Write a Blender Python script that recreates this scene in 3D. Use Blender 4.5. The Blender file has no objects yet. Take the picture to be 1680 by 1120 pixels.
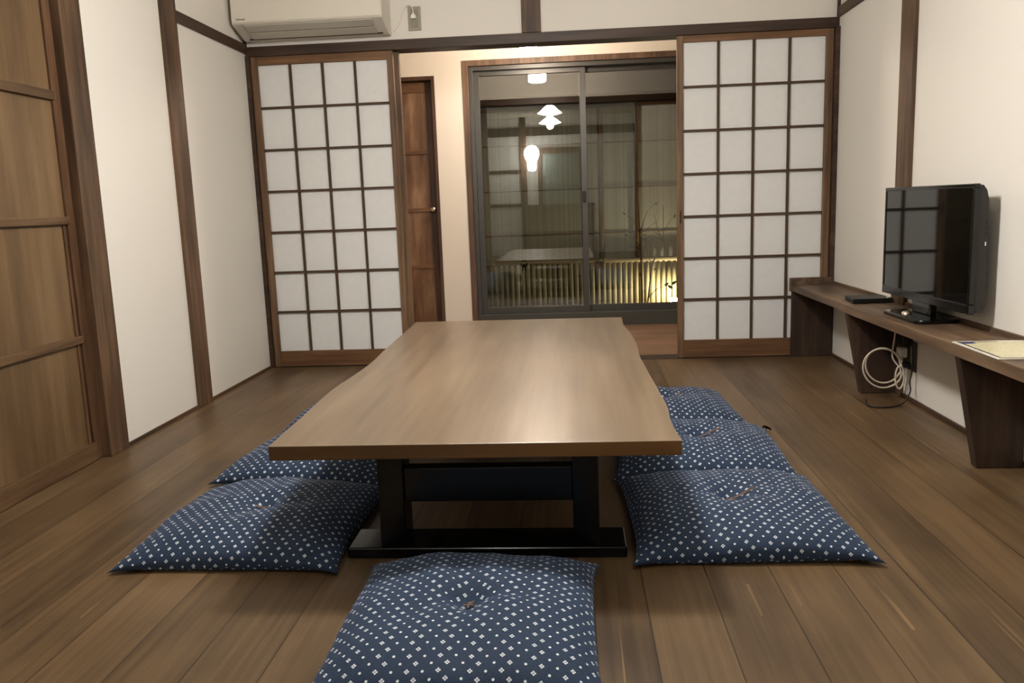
import bpy, bmesh, math, random
from mathutils import Vector, Matrix
random.seed(7)
C = bpy.context.scene.collection
sc = bpy.context.scene

# ------------------------------------------------------------------ helpers
class MB:
    """collects shapes (world coordinates) for ONE mesh"""
    def __init__(self):
        self.bm = bmesh.new()
        self.uv = None
    def box(self, x0, x1, y0, y1, z0, z1):
        vs = [self.bm.verts.new((x, y, z)) for z in (z0, z1) for y in (y0, y1) for x in (x0, x1)]
        for f in ((0, 2, 3, 1), (4, 5, 7, 6), (0, 1, 5, 4), (2, 6, 7, 3), (0, 4, 6, 2), (1, 3, 7, 5)):
            self.bm.faces.new([vs[i] for i in f])
        return self
    def prism(self, pts, axis, a, b):
        """polygon pts (2D) extruded along axis between a and b"""
        def P(p, t):
            return {'x': (t, p[0], p[1]), 'y': (p[0], t, p[1]), 'z': (p[0], p[1], t)}[axis]
        lo = [self.bm.verts.new(P(p, a)) for p in pts]
        hi = [self.bm.verts.new(P(p, b)) for p in pts]
        n = len(pts)
        self.bm.faces.new(lo); self.bm.faces.new(hi)
        for i in range(n):
            self.bm.faces.new((lo[i], lo[(i + 1) % n], hi[(i + 1) % n], hi[i]))
        return self
    def tube(self, pts, r, n=10, r1=None, caps=True):
        pts = [Vector(p) for p in pts]
        m = len(pts); rings = []
        up = None
        for i, p in enumerate(pts):
            d = (pts[min(i + 1, m - 1)] - pts[max(i - 1, 0)]).normalized()
            if up is None:
                up = Vector((0, 0, 1)) if abs(d.z) < .9 else Vector((1, 0, 0))
            s = d.cross(up).normalized(); up = s.cross(d).normalized()
            rr = r if r1 is None else r + (r1 - r) * i / max(1, m - 1)
            rings.append([self.bm.verts.new(p + (s * math.cos(2 * math.pi * k / n) + up * math.sin(2 * math.pi * k / n)) * rr) for k in range(n)])
        for i in range(m - 1):
            for k in range(n):
                self.bm.faces.new((rings[i][k], rings[i][(k + 1) % n], rings[i + 1][(k + 1) % n], rings[i + 1][k]))
        if caps:
            self.bm.faces.new(rings[0]); self.bm.faces.new(rings[-1])
        return self
    def lathe(self, cx, cy, prof, n=40, closed=False):
        rings = []
        for (r, z) in prof:
            rings.append([self.bm.verts.new((cx + r * math.cos(2 * math.pi * k / n), cy + r * math.sin(2 * math.pi * k / n), z)) for k in range(n)])
        for i in range(len(prof) - 1):
            for k in range(n):
                self.bm.faces.new((rings[i][k], rings[i][(k + 1) % n], rings[i + 1][(k + 1) % n], rings[i + 1][k]))
        if closed:
            self.bm.faces.new(rings[0]); self.bm.faces.new(rings[-1])
        return self

def world_loc(o):
    v = Vector(o.location)
    while o.parent:
        o = o.parent; v += Vector(o.location)
    return v

def build(name, mb, mat, parent=None, origin=None, bevel=0, smooth=False, seg=2):
    bm = mb.bm
    bmesh.ops.remove_doubles(bm, verts=bm.verts, dist=1e-6) if smooth else None
    bmesh.ops.recalc_face_normals(bm, faces=bm.faces)
    me = bpy.data.meshes.new(name); bm.to_mesh(me); bm.free()
    off = world_loc(parent) if parent else Vector(origin or (0, 0, 0))
    me.transform(Matrix.Translation(-off))
    o = bpy.data.objects.new(name, me); C.objects.link(o)
    if parent: o.parent = parent
    else: o.location = off
    me.materials.append(mat)
    if smooth:
        for p in me.polygons: p.use_smooth = True
    if bevel:
        b = o.modifiers.new('bevel', 'BEVEL'); b.width = bevel; b.segments = seg; b.limit_method = 'ANGLE'; b.angle_limit = math.radians(40)
    return o

def tag(o, label=None, cat=None, group=None, kind=None):
    if label: o['label'] = label
    if cat: o['category'] = cat
    if group: o['group'] = group
    if kind: o['kind'] = kind
    return o

def thing(name, loc, label, cat, group=None, kind=None):
    o = bpy.data.objects.new(name, None); C.objects.link(o); o.location = loc; o.empty_display_size = .05
    return tag(o, label, cat, group, kind)

def struct(name, mb, mat, label, cat, bevel=0):
    return tag(build(name, mb, mat, bevel=bevel), label, cat, None, 'structure')

# ------------------------------------------------------------------ materials
def srgb(r, g, b):
    f = lambda c: (c / 255 / 12.92) if c / 255 <= .04045 else ((c / 255 + .055) / 1.055) ** 2.4
    return (f(r), f(g), f(b), 1)

class E:
    """tiny math-node expression"""
    nt = None
    def __init__(self, s): self.s = s
    @staticmethod
    def op(o, *a):
        n = E.nt.nodes.new('ShaderNodeMath'); n.operation = o
        for i, v in enumerate(a):
            if isinstance(v, E): E.nt.links.new(v.s, n.inputs[i])
            else: n.inputs[i].default_value = v
        return E(n.outputs[0])
    def __add__(s, o): return E.op('ADD', s, o)
    def __sub__(s, o): return E.op('SUBTRACT', s, o)
    def __mul__(s, o): return E.op('MULTIPLY', s, o)
    def __truediv__(s, o): return E.op('DIVIDE', s, o)
    def lt(s, o): return E.op('LESS_THAN', s, o)
    def gt(s, o): return E.op('GREATER_THAN', s, o)
    def mod(s, o): return E.op('FLOORED_MODULO', s, o)
    def floor(s): return E.op('FLOOR', s)
    def abs(s): return E.op('ABSOLUTE', s)

def mat_new(name):
    m = bpy.data.materials.new(name); m.use_nodes = True
    return m, m.node_tree, m.node_tree.nodes['Principled BSDF']

def plain(name, col, rough=.6, spec=.5, metal=0, emit=None, es=0, noise=0, nscale=8, bump=0):
    m, nt, p = mat_new(name)
    p.inputs['Base Color'].default_value = col
    p.inputs['Roughness'].default_value = rough
    p.inputs['Specular IOR Level'].default_value = spec
    p.inputs['Metallic'].default_value = metal
    if emit:
        p.inputs['Emission Color'].default_value = emit; p.inputs['Emission Strength'].default_value = es
    if noise or bump:
        tc = nt.nodes.new('ShaderNodeTexCoord'); nz = nt.nodes.new('ShaderNodeTexNoise')
        nz.inputs['Scale'].default_value = nscale; nz.inputs['Detail'].default_value = 5
        nt.links.new(tc.outputs['Object'], nz.inputs['Vector'])
        if noise:
            mx = nt.nodes.new('ShaderNodeMix'); mx.data_type = 'RGBA'
            mx.inputs['A'].default_value = tuple(c * (1 - noise) for c in col[:3]) + (1,)
            mx.inputs['B'].default_value = tuple(min(1, c * (1 + noise)) for c in col[:3]) + (1,)
            nt.links.new(nz.outputs['Fac'], mx.inputs['Factor']); nt.links.new(mx.outputs['Result'], p.inputs['Base Color'])
        if bump:
            n2 = nt.nodes.new('ShaderNodeTexNoise'); n2.inputs['Scale'].default_value = 180; n2.inputs['Detail'].default_value = 3
            nt.links.new(tc.outputs['Object'], n2.inputs['Vector'])
            b = nt.nodes.new('ShaderNodeBump'); b.inputs['Strength'].default_value = bump; b.inputs['Distance'].default_value = .002
            nt.links.new(n2.outputs['Fac'], b.inputs['Height']); nt.links.new(b.outputs['Normal'], p.inputs['Normal'])
    return m

def wood(name, dark, mid, light, axis='z', fine=34, rough=.5, spec=.4, broad=5.0, streak=.5, bump=.12):
    m, nt, p = mat_new(name)
    tc = nt.nodes.new('ShaderNodeTexCoord')
    def stretched(s, k):
        mp = nt.nodes.new('ShaderNodeMapping')
        sc_ = [s, s, s]; sc_['xyz'.index(axis)] = s * k
        mp.inputs['Scale'].default_value = sc_
        nt.links.new(tc.outputs['Object'], mp.inputs['Vector'])
        n = nt.nodes.new('ShaderNodeTexNoise'); n.inputs['Scale'].default_value = 1; n.inputs['Detail'].default_value = 6; n.inputs['Roughness'].default_value = .6
        nt.links.new(mp.outputs['Vector'], n.inputs['Vector'])
        return n
    a = stretched(fine, .05); b = stretched(broad, .22)
    mx = nt.nodes.new('ShaderNodeMix'); mx.data_type = 'FLOAT'; mx.inputs['Factor'].default_value = streak
    nt.links.new(b.outputs['Fac'], mx.inputs['A']); nt.links.new(a.outputs['Fac'], mx.inputs['B'])
    r = nt.nodes.new('ShaderNodeValToRGB')
    r.color_ramp.elements[0].position = .38; r.color_ramp.elements[0].color = dark
    r.color_ramp.elements[1].position = .62; r.color_ramp.elements[1].color = light
    e = r.color_ramp.elements.new(.5); e.color = mid
    nt.links.new(mx.outputs['Result'], r.inputs['Fac']); nt.links.new(r.outputs['Color'], p.inputs['Base Color'])
    p.inputs['Roughness'].default_value = rough; p.inputs['Specular IOR Level'].default_value = spec
    bp = nt.nodes.new('ShaderNodeBump'); bp.inputs['Strength'].default_value = bump; bp.inputs['Distance'].default_value = .002
    nt.links.new(a.outputs['Fac'], bp.inputs['Height']); nt.links.new(bp.outputs['Normal'], p.inputs['Normal'])
    return m

def plank_floor(name, along, width, offset, dark, mid, light, rough):
    m, nt, p = mat_new(name); E.nt = nt
    tc = nt.nodes.new('ShaderNodeTexCoord'); sp = nt.nodes.new('ShaderNodeSeparateXYZ')
    nt.links.new(tc.outputs['Object'], sp.inputs[0])
    X, Y = E(sp.outputs['X']), E(sp.outputs['Y'])
    across, alng = (X, Y) if along == 'y' else (Y, X)
    t = (across - offset) / width
    idx = t.floor(); fr = t - idx
    edge = E.op('MINIMUM', fr, E.op('SUBTRACT', 1.0, fr))
    wn = nt.nodes.new('ShaderNodeTexWhiteNoise'); wn.noise_dimensions = '1D'; nt.links.new(idx.s, wn.inputs['W'])
    rnd = E(wn.outputs['Value'])
    def noise(sa, sl, det=6, rough_=.6):
        cv = nt.nodes.new('ShaderNodeCombineXYZ')
        nt.links.new((across * sa).s, cv.inputs[0]); nt.links.new((alng * sl + rnd * 37.0).s, cv.inputs[1]); nt.links.new((rnd * 11.0).s, cv.inputs[2])
        n = nt.nodes.new('ShaderNodeTexNoise'); n.inputs['Scale'].default_value = 1; n.inputs['Detail'].default_value = det; n.inputs['Roughness'].default_value = rough_
        nt.links.new(cv.outputs[0], n.inputs['Vector']); return E(n.outputs['Fac'])
    g = noise(60, 1.6); bl = noise(9, 1.1); patch = noise(2.2, 1.5, 3)
    fac = g * .34 + bl * .24 + patch * .42 + (rnd - .5) * .10
    r = nt.nodes.new('ShaderNodeValToRGB')
    r.color_ramp.elements[0].position = .36; r.color_ramp.elements[0].color = dark
    r.color_ramp.elements[1].position = .67; r.color_ramp.elements[1].color = light
    e = r.color_ramp.elements.new(.5); e.color = mid
    nt.links.new(fac.s, r.inputs['Fac'])
    # pale worn streaks
    st = noise(75, .9, 2)
    stm = E.op('MULTIPLY', E.op('SMOOTH_MIN', E.op('MAXIMUM', (st - .66) * 9.0, 0.0), .55, .1), noise(4, 2.0, 2).gt(.52))
    mx0 = nt.nodes.new('ShaderNodeMix'); mx0.data_type = 'RGBA'
    nt.links.new(stm.s, mx0.inputs['Factor']); nt.links.new(r.outputs['Color'], mx0.inputs['A'])
    mx0.inputs['B'].default_value = tuple(min(1, c * 1.7) for c in light[:3]) + (1,)
    seam = edge.lt(.0016 / width)
    mx = nt.nodes.new('ShaderNodeMix'); mx.data_type = 'RGBA'
    nt.links.new((seam * .8).s, mx.inputs['Factor']); nt.links.new(mx0.outputs['Result'], mx.inputs['A'])
    mx.inputs['B'].default_value = tuple(c * .3 for c in dark[:3]) + (1,)
    nt.links.new(mx.outputs['Result'], p.inputs['Base Color'])
    p.inputs['Roughness'].default_value = rough; p.inputs['Specular IOR Level'].default_value = .35
    bp = nt.nodes.new('ShaderNodeBump'); bp.inputs['Strength'].default_value = .15; bp.inputs['Distance'].default_value = .003
    nt.links.new((g - seam).s, bp.inputs['Height']); nt.links.new(bp.outputs['Normal'], p.inputs['Normal'])
    return m

def kasuri(name):
    """indigo cloth with staggered rows of pale dots and four-petal marks (from the UV map, in metres)"""
    m, nt, p = mat_new(name); E.nt = nt
    uv = nt.nodes.new('ShaderNodeUVMap'); uv.uv_map = 'UVMap'
    sp = nt.nodes.new('ShaderNodeSeparateXYZ'); nt.links.new(uv.outputs['UV'], sp.inputs[0])
    U, V = E(sp.outputs['X']), E(sp.outputs['Y'])
    a, b = .0290, .0168
    rv = V / b; row = rv.floor(); ly = (rv - row - .5) * b
    odd = row.mod(2.0)
    ru = U / a + odd * .5; col = ru.floor(); lx = (ru - col - .5) * a
    ax, ay = lx.abs(), ly.abs()
    ty = col.mod(2.0)
    o = .0030
    d1 = (ax - o).abs() + ay; d2 = ax + (ay - o).abs()
    fl = E.op('MINIMUM', d1, d2).lt(.0024)
    dot = (ax * ax + ay * ay).lt(.0027 ** 2)
    mask = fl * ty + dot * E.op('SUBTRACT', 1.0, ty)
    tc = nt.nodes.new('ShaderNodeTexCoord'); nz = nt.nodes.new('ShaderNodeTexNoise'); nz.inputs['Scale'].default_value = 260; nz.inputs['Detail'].default_value = 3
    nt.links.new(tc.outputs['Object'], nz.inputs['Vector'])
    base = nt.nodes.new('ShaderNodeMix'); base.data_type = 'RGBA'
    base.inputs['A'].default_value = srgb(22, 34, 52); base.inputs['B'].default_value = srgb(45, 61, 86)
    nt.links.new(nz.outputs['Fac'], base.inputs['Factor'])
    mx = nt.nodes.new('ShaderNodeMix'); mx.data_type = 'RGBA'
    nt.links.new((mask * .96).s, mx.inputs['Factor']); nt.links.new(base.outputs['Result'], mx.inputs['A'])
    mx.inputs['B'].default_value = srgb(208, 215, 222)
    nt.links.new(mx.outputs['Result'], p.inputs['Base Color'])
    p.inputs['Roughness'].default_value = .8; p.inputs['Specular IOR Level'].default_value = .25
    p.inputs['Sheen Weight'].default_value = .15; p.inputs['Sheen Roughness'].default_value = .5; p.inputs['Sheen Tint'].default_value = srgb(150, 175, 220)
    bp = nt.nodes.new('ShaderNodeBump'); bp.inputs['Strength'].default_value = .15; bp.inputs['Distance'].default_value = .001
    nt.links.new(nz.outputs['Fac'], bp.inputs['Height']); nt.links.new(bp.outputs['Normal'], p.inputs['Normal'])
    return m

def glass_pane(name, refl=.10, tint=(.93, .95, .93, 1)):
    m = bpy.data.materials.new(name); m.use_nodes = True; nt = m.node_tree; nt.nodes.clear()
    out = nt.nodes.new('ShaderNodeOutputMaterial'); mix = nt.nodes.new('ShaderNodeMixShader')
    tr = nt.nodes.new('ShaderNodeBsdfTransparent'); tr.inputs['Color'].default_value = tint
    gl = nt.nodes.new('ShaderNodeBsdfGlossy'); gl.inputs['Roughness'].default_value = .0
    lw = nt.nodes.new('ShaderNodeFresnel'); lw.inputs['IOR'].default_value = 1.5
    E.nt = nt
    f = E(lw.outputs[0]) * 1.9 + (refl - .076)
    nt.links.new(f.s, mix.inputs[0]); nt.links.new(tr.outputs[0], mix.inputs[1]); nt.links.new(gl.outputs[0], mix.inputs[2])
    nt.links.new(mix.outputs[0], out.inputs[0])
    return m

def paper_mat(name):
    m = bpy.data.materials.new(name); m.use_nodes = True; nt = m.node_tree; nt.nodes.clear()
    out = nt.nodes.new('ShaderNodeOutputMaterial'); mix = nt.nodes.new('ShaderNodeMixShader'); mix.inputs[0].default_value = .22
    d = nt.nodes.new('ShaderNodeBsdfDiffuse'); t = nt.nodes.new('ShaderNodeBsdfTranslucent')
    tc = nt.nodes.new('ShaderNodeTexCoord'); nz = nt.nodes.new('ShaderNodeTexNoise'); nz.inputs['Scale'].default_value = 30; nz.inputs['Detail'].default_value = 8
    nt.links.new(tc.outputs['Object'], nz.inputs['Vector'])
    r = nt.nodes.new('ShaderNodeValToRGB'); r.color_ramp.elements[0].color = (.86, .865, .855, 1); r.color_ramp.elements[1].color = (.93, .935, .93, 1)
    nt.links.new(nz.outputs['Fac'], r.inputs[0])
    nt.links.new(r.outputs[0], d.inputs['Color']); nt.links.new(r.outputs[0], t.inputs['Color'])
    nt.links.new(d.outputs[0], mix.inputs[1]); nt.links.new(t.outputs[0], mix.inputs[2]); nt.links.new(mix.outputs[0], out.inputs[0])
    return m

def emitter(name, col, s):
    m = bpy.data.materials.new(name); m.use_nodes = True; nt = m.node_tree; nt.nodes.clear()
    out = nt.nodes.new('ShaderNodeOutputMaterial'); e = nt.nodes.new('ShaderNodeEmission')
    e.inputs[0].default_value = col; e.inputs[1].default_value = s; nt.links.new(e.outputs[0], out.inputs[0]); return m

PLASTER = plain('white_plaster', srgb(222, 218, 210), .9, .2, noise=.02, nscale=2.5, bump=.25)
WALLTOP = PLASTER
CEIL = plain('ceiling_board', srgb(200, 190, 172), .85, .2, noise=.04)
FLOOR = plank_floor('stained_pine_floor', 'y', .155, .152, srgb(60, 46, 31), srgb(89, 70, 48), srgb(113, 91, 64), .42)
FLOOR2 = plank_floor('corridor_boards', 'x', .12, .03, srgb(104, 78, 60), srgb(134, 104, 82), srgb(156, 126, 102), .4)
POST = wood('brown_post_wood', srgb(54, 39, 27), srgb(84, 62, 44), srgb(110, 84, 61), 'z', 40, .55)
BEAMX = wood('dark_beam_wood', srgb(40, 28, 20), srgb(58, 41, 30), srgb(78, 58, 44), 'x', 40, .5)
BEAMY = wood('dark_rail_wood', srgb(52, 36, 24), srgb(72, 50, 34), srgb(92, 66, 46), 'y', 40, .55)
SHOJI_V = wood('screen_stile_wood', srgb(70, 51, 36), srgb(102, 77, 55), srgb(130, 102, 77), 'z', 45, .55)
SHOJI_H = wood('screen_rail_wood', srgb(76, 50, 30), srgb(102, 72, 46), srgb(126, 92, 62), 'x', 45, .55)
LATT = plain('lattice_wood', srgb(72, 54, 38), .6, .3, noise=.15, nscale=20)
DOORP = wood('door_board_wood', srgb(74, 56, 36), srgb(98, 76, 51), srgb(116, 92, 65), 'z', 22, .5, broad=3, streak=.35)
DOORF = wood('door_frame_wood', srgb(60, 40, 26), srgb(88, 62, 42), srgb(112, 82, 58), 'z', 40, .5)
DOORH = wood('door_rail_wood', srgb(64, 46, 30), srgb(92, 69, 46), srgb(112, 87, 61), 'y', 40, .5)
DOOR2P = wood('corridor_door_board', srgb(72, 48, 30), srgb(108, 78, 54), srgb(146, 116, 88), 'z', 16, .45, broad=6, streak=.3)
DOOR2F = wood('corridor_door_frame', srgb(48, 30, 18), srgb(70, 46, 30), srgb(92, 64, 44), 'z', 40, .5)
TOP = wood('walnut_tabletop', srgb(98, 81, 63), srgb(113, 95, 75), srgb(126, 107, 86), 'y', 26, .33, .6, broad=4, streak=.5, bump=.015)
TOPEDGE = wood('walnut_edge', srgb(76, 51, 23), srgb(95, 66, 33), srgb(110, 79, 42), 'x', 20, .45)
BLACK = plain('black_lacquer', srgb(5, 6, 6), .18, .35)
SHELF = wood('shelf_board_wood', srgb(58, 44, 32), srgb(90, 70, 53), srgb(118, 96, 75), 'y', 30, .5)
SHELFLEG = wood('shelf_leg_wood', srgb(38, 26, 19), srgb(57, 41, 30), srgb(78, 58, 43), 'z', 30, .55)
ALU = plain('bronze_aluminium', srgb(70, 69, 66), .4, .5, metal=.35, noise=.05)
ALUD = plain('dark_sill_aluminium', srgb(62, 62, 56), .5, .4, noise=.06)
CASING = wood('window_casing_wood', srgb(66, 48, 36), srgb(92, 70, 54), srgb(118, 92, 72), 'z', 40, .5)
GLASS = glass_pane('window_glass', .15)
PAPER = paper_mat('shoji_paper')
ACW = plain('ac_plastic', srgb(214, 208, 196), .45, .4, noise=.01)
ACG = plain('ac_louver_plastic', srgb(186, 180, 168), .5, .4)
DARKSLOT = plain('dark_gap', srgb(52, 48, 42), .7, .2)
CLOTH = kasuri('indigo_kasuri_cloth')
THREAD = plain('tuft_thread', srgb(128, 104, 86), .8, .2, noise=.2, nscale=200)
TVB = plain('glossy_black_plastic', srgb(10, 10, 10), .12, .5)
TVS = plain('tv_screen_glass', srgb(7, 7, 6), .04, .62)
TVBACK = plain('tv_back_plastic', srgb(38, 37, 34), .45, .5, noise=.1, nscale=60)
BLK = plain('matt_black_plastic', srgb(17, 17, 17), .5, .4)
GREYPL = plain('grey_outlet_plate', srgb(150, 144, 132), .4, .5, metal=.3)
WHITEPL = plain('white_plastic', srgb(226, 222, 212), .45, .5)
BEIGE = plain('cream_cable', srgb(206, 194, 176), .5, .4)
BROWNPL = plain('brown_outlet_plate', srgb(62, 54, 44), .45, .4)
STEEL = plain('brushed_steel', srgb(190, 180, 165), .3, .5, metal=1)
BAMBOO = wood('bamboo_cane', srgb(104, 93, 68), srgb(150, 136, 102), srgb(182, 168, 132), 'z', 30, .5)
BAMBOOH = wood('bamboo_rail', srgb(92, 80, 56), srgb(128, 114, 82), srgb(154, 138, 104), 'x', 30, .5)
POLE = wood('smoked_bamboo_pole', srgb(66, 46, 24), srgb(98, 70, 38), srgb(124, 92, 54), 'z', 40, .5)
BARK = plain('bark', srgb(84, 74, 60), .85, .2, noise=.3, nscale=30)
LEAF = plain('leaf', srgb(70, 84, 40), .6, .3, noise=.2)
SOIL = plain('garden_gravel', srgb(70, 64, 54), .95, .1, noise=.35, nscale=60, bump=.5)
NIGHT = plain('dark_stained_board', srgb(28, 27, 24), .7, .2, noise=.15)
ROPE = plain('black_palm_rope', srgb(26, 20, 16), .9, .1)

def reed(name):
    m, nt, p = mat_new(name); E.nt = nt
    tc = nt.nodes.new('ShaderNodeTexCoord'); sp = nt.nodes.new('ShaderNodeSeparateXYZ'); nt.links.new(tc.outputs['Object'], sp.inputs[0])
    X = E(sp.outputs['X']); t = X / .011; i = t.floor(); fr = (t - i - .5).abs()
    wn = nt.nodes.new('ShaderNodeTexWhiteNoise'); wn.noise_dimensions = '1D'; nt.links.new(i.s, wn.inputs['W'])
    v = E(wn.outputs['Value']) * .3 + .15 + (E.op('SUBTRACT', .5, fr)) * 1.0
    r = nt.nodes.new('ShaderNodeValToRGB'); r.color_ramp.elements[0].color = srgb(96, 92, 78); r.color_ramp.elements[1].color = srgb(170, 166, 146)
    nt.links.new(v.s, r.inputs[0]); nt.links.new(r.outputs[0], p.inputs['Base Color']); p.inputs['Roughness'].default_value = .8
    bp = nt.nodes.new('ShaderNodeBump'); bp.inputs['Strength'].default_value = .5; bp.inputs['Distance'].default_value = .004
    nt.links.new((E.op('SUBTRACT', .5, fr)).s, bp.inputs['Height']); nt.links.new(bp.outputs['Normal'], p.inputs['Normal'])
    return m
REED = reed('reed_blind')

# ------------------------------------------------------------------ dimensions (metres), z=0 floor, camera at x=0,y=0
D, XL, XR, YB, HC = 4.682, -1.776, 1.445, -3.0, 2.45
YW = 6.06   # corridor's outer wall

# ------------------------------------------------------------------ setting
struct('floor', MB().box(XL - .1, XR + .1, YB, 4.665, -.08, 0), FLOOR, 'brown stained pine plank floor of the main room', 'floor')
struct('floor_corridor', MB().box(XL - .2, XR + .3, 4.825, YW + .02, -.08, 0), FLOOR2, 'pale brown corridor floorboards beyond the paper screens', 'floor')
t = MB().box(XL, XR, 4.665, 4.825, -.06, -.0005)
for y in (4.70, 4.765):
    t.box(XL, XR, y - .004, y + .004, -.002, .0012)
o = struct('trim_1', MB().box(XL, XR, 4.665, 4.825, -.08, .0), BEAMX, 'dark wooden threshold track under the paper screens', 'threshold')
g = MB()
for y in (4.694, 4.758): g.box(XL + .02, XR - .02, y - .006, y + .018, .0, .0012)
build('groove', g, plain('groove_shadow', srgb(44, 32, 24), .7), o)
struct('wall_left', MB().box(XL - .12, XL, 3.057, D + .14, 0, HC).box(XL - .12, XL, 1.2, 2.927, 1.82, HC).box(XL - .12, XL, YB, 2.02, 0, HC), PLASTER, 'white plaster wall along the left side of the room', 'wall')
struct('wall_right', MB().box(XR, XR + .12, YB, D + .14, 0, HC), PLASTER, 'white plaster wall behind the television', 'wall')
struct('wall_back', MB().box(XL - .1, XR + .1, D + .012, D + .112, 1.811, HC), PLASTER, 'white plaster strip above the long dark beam', 'wall')
struct('ceiling', MB().box(XL - .12, XR + .12, YB, D + .11, HC, HC + .06), CEIL, 'ceiling of the main room, out of the frame', 'ceiling')
struct('wall_front', MB().box(XL - .12, XR + .12, YB - .1, YB, 0, HC), PLASTER, 'white plaster wall behind the viewer, mirrored in the glass', 'wall')
struct('wall_stub', MB().box(XL - .02, -1.135, 1.18, 1.26, 0, HC), PLASTER, 'short plaster wall beside the near left post', 'wall')
struct('trim_2', MB().box(-1.15, -1.043, 1.17, 1.275, 0, HC), POST, 'dark post edge at the lower left corner of the view', 'post', .003)
# beams & posts
struct('trim_3', MB().box(XL, XR, D, D + .125, 1.758, 1.811), BEAMX, 'long dark beam running above the paper screens', 'beam', .002)
struct('trim_4', MB().box(-.234, -.129, D - .004, D + .02, 1.811, HC), POST, 'short dark post above the middle of the beam', 'post', .002)
struct('trim_5', MB().box(XL - .01, XL + .018, 3.70, 3.835, 0, HC), POST, 'tall brown post on the left white wall', 'post', .003)
struct('trim_6', MB().box(XL - .01, XL + .012, 3.835, D, 1.772, 1.824), BEAMY, 'dark picture rail on the left wall below the air conditioner', 'rail', .002)
struct('trim_7', MB().box(XL - .1, XL + .014, 2.93, 3.06, 0, HC), POST, 'wide brown door jamb beside the wooden sliding door', 'post', .003)
struct('trim_8', MB().box(XR - .018, XR + .01, 3.66, 3.80, 0, HC), POST, 'brown post on the right wall rising behind the television', 'post', .003)
struct('trim_9', MB().box(XR - .012, XR + .01, 3.80, D, 1.808, 1.86), BEAMY, 'dark picture rail at the top of the right wall', 'rail', .002)
struct('trim_10', MB().box(XR - .024, XR, D - .02, D + .02, 0, 1.76).box(XR - .012, XR, D - .012, D + .012, 1.811, HC), BEAMX, 'thin dark corner post where right wall meets screens', 'post')
struct('trim_11', MB().box(XL, XL + .022, D - .012, D + .02, 0, 1.76).box(XL, XL + .01, D - .01, D + .012, 1.811, HC), BEAMX, 'thin dark corner post where left wall meets screens', 'post')
struct('trim_12', MB().box(XL - .1, XL + .008, 1.26, 2.93, 1.77, 1.83), BEAMY, 'lintel over the wooden sliding door', 'lintel')
struct('baseboard_left', MB().box(XL, XL + .008, 3.06, 3.70, 0, .014).box(XL, XL + .008, 3.835, D - .012, 0, .014), BEAMY, 'thin dark skirting strip under the left wall', 'skirting')
struct('baseboard_right', MB().box(XR - .01, XR, YB, 3.66, 0, .018).box(XR - .01, XR, 3.80, D - .03, 0, .018), BEAMY, 'thin dark skirting strip under the right wall', 'skirting')

# sliding wooden door on the left (door_1)
d1 = thing('door_1', (XL - .03, 2.47, 0), 'wooden sliding door with four board panels on the left wall', 'door', kind='structure')
xf = XL - .022
pan = [(.07, .447), (.475, .88), (.908, 1.313), (1.345, 1.70)]
for a, b in pan:
    build('board_panel', MB().box(xf - .02, xf - .010, 2.09, 2.886, a - .01, b + .01), DOORP, d1)
for z0, z1 in ((0.002, .07), (.447, .475), (.88, .908), (1.313, 1.345), (1.70, 1.77)):
    build('rail', MB().box(xf - .03, xf + .004, 2.075, 2.893, z0, z1), DOORH, d1, bevel=.002)
build('stile', MB().box(xf - .03, xf, 2.886, 2.93, .002, 1.77), DOORF, d1, bevel=.002)
build('stile', MB().box(xf - .03, xf, 2.03, 2.09, .002, 1.77), DOORF, d1, bevel=.002)
for a, b in ((.475, .88), (.07, .447)):
    build('bead', MB().box(xf - .02, xf - .004, 2.862, 2.876, a, b), DOORF, d1, bevel=.001)

# shoji screens
def shoji(x0, x1, yf, label, stile0, stile1, rows_z0=.10, rows_z1=1.722, group=None, pull=None):
    s = thing('paper_screen', ((x0 + x1) / 2, yf + .015, 0), label, 'paper screen')
    zt = 1.757
    for a, b in ((x0, x0 + stile0), (x1 - stile1, x1)):
        build('stile', MB().box(a, b, yf, yf + .030, .002, zt), SHOJI_V, s, bevel=.002)
    ix0, ix1 = x0 + stile0, x1 - stile1
    build('bottom_rail', MB().box(ix0, ix1, yf + .002, yf + .028, .003, rows_z0), SHOJI_H, s, bevel=.002)
    build('top_rail', MB().box(ix0, ix1, yf + .002, yf + .028, rows_z1, zt), SHOJI_H, s, bevel=.002)
    l = MB(); w = .0062
    for k in range(1, 4):
        x = ix0 + (ix1 - ix0) * k / 4; l.box(x - w, x + w, yf + .006, yf + .019, rows_z0, rows_z1)
    for k in range(1, 7):
        z = rows_z0 + (rows_z1 - rows_z0) * k / 7; l.box(ix0, ix1, yf + .0065, yf + .0185, z - w, z + w)
    build('lattice', l, LATT, s)
    build('paper', MB().box(ix0 - .004, ix1 + .004, yf + .0195, yf + .0205, rows_z0 - .004, rows_z1 + .004), PAPER, s)
    if pull:
        h = MB().box(pull - .005, pull + .005, yf - .0012, yf + .004, .76, .83)
        build('finger_pull', h, DARKSLOT, s)
    return s
shoji(-1.753, -.950, D + .008, 'white paper sliding screen beside the left wall, under the air conditioner', .036, .033, .093, 1.712)
shoji(.597, 1.42, D + .008, 'white paper sliding screen on the right, behind the end of the wall shelf', .034, .038, .102, 1.722, pull=.614)
shoji(-1.745, -.925, D + .058, 'rear paper screen slid behind the left one, only its edge showing', .036, .033, .093, 1.712)
shoji(.612, 1.425, D + .058, 'rear paper screen hidden behind the right one', .034, .038, .102, 1.722)

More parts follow.
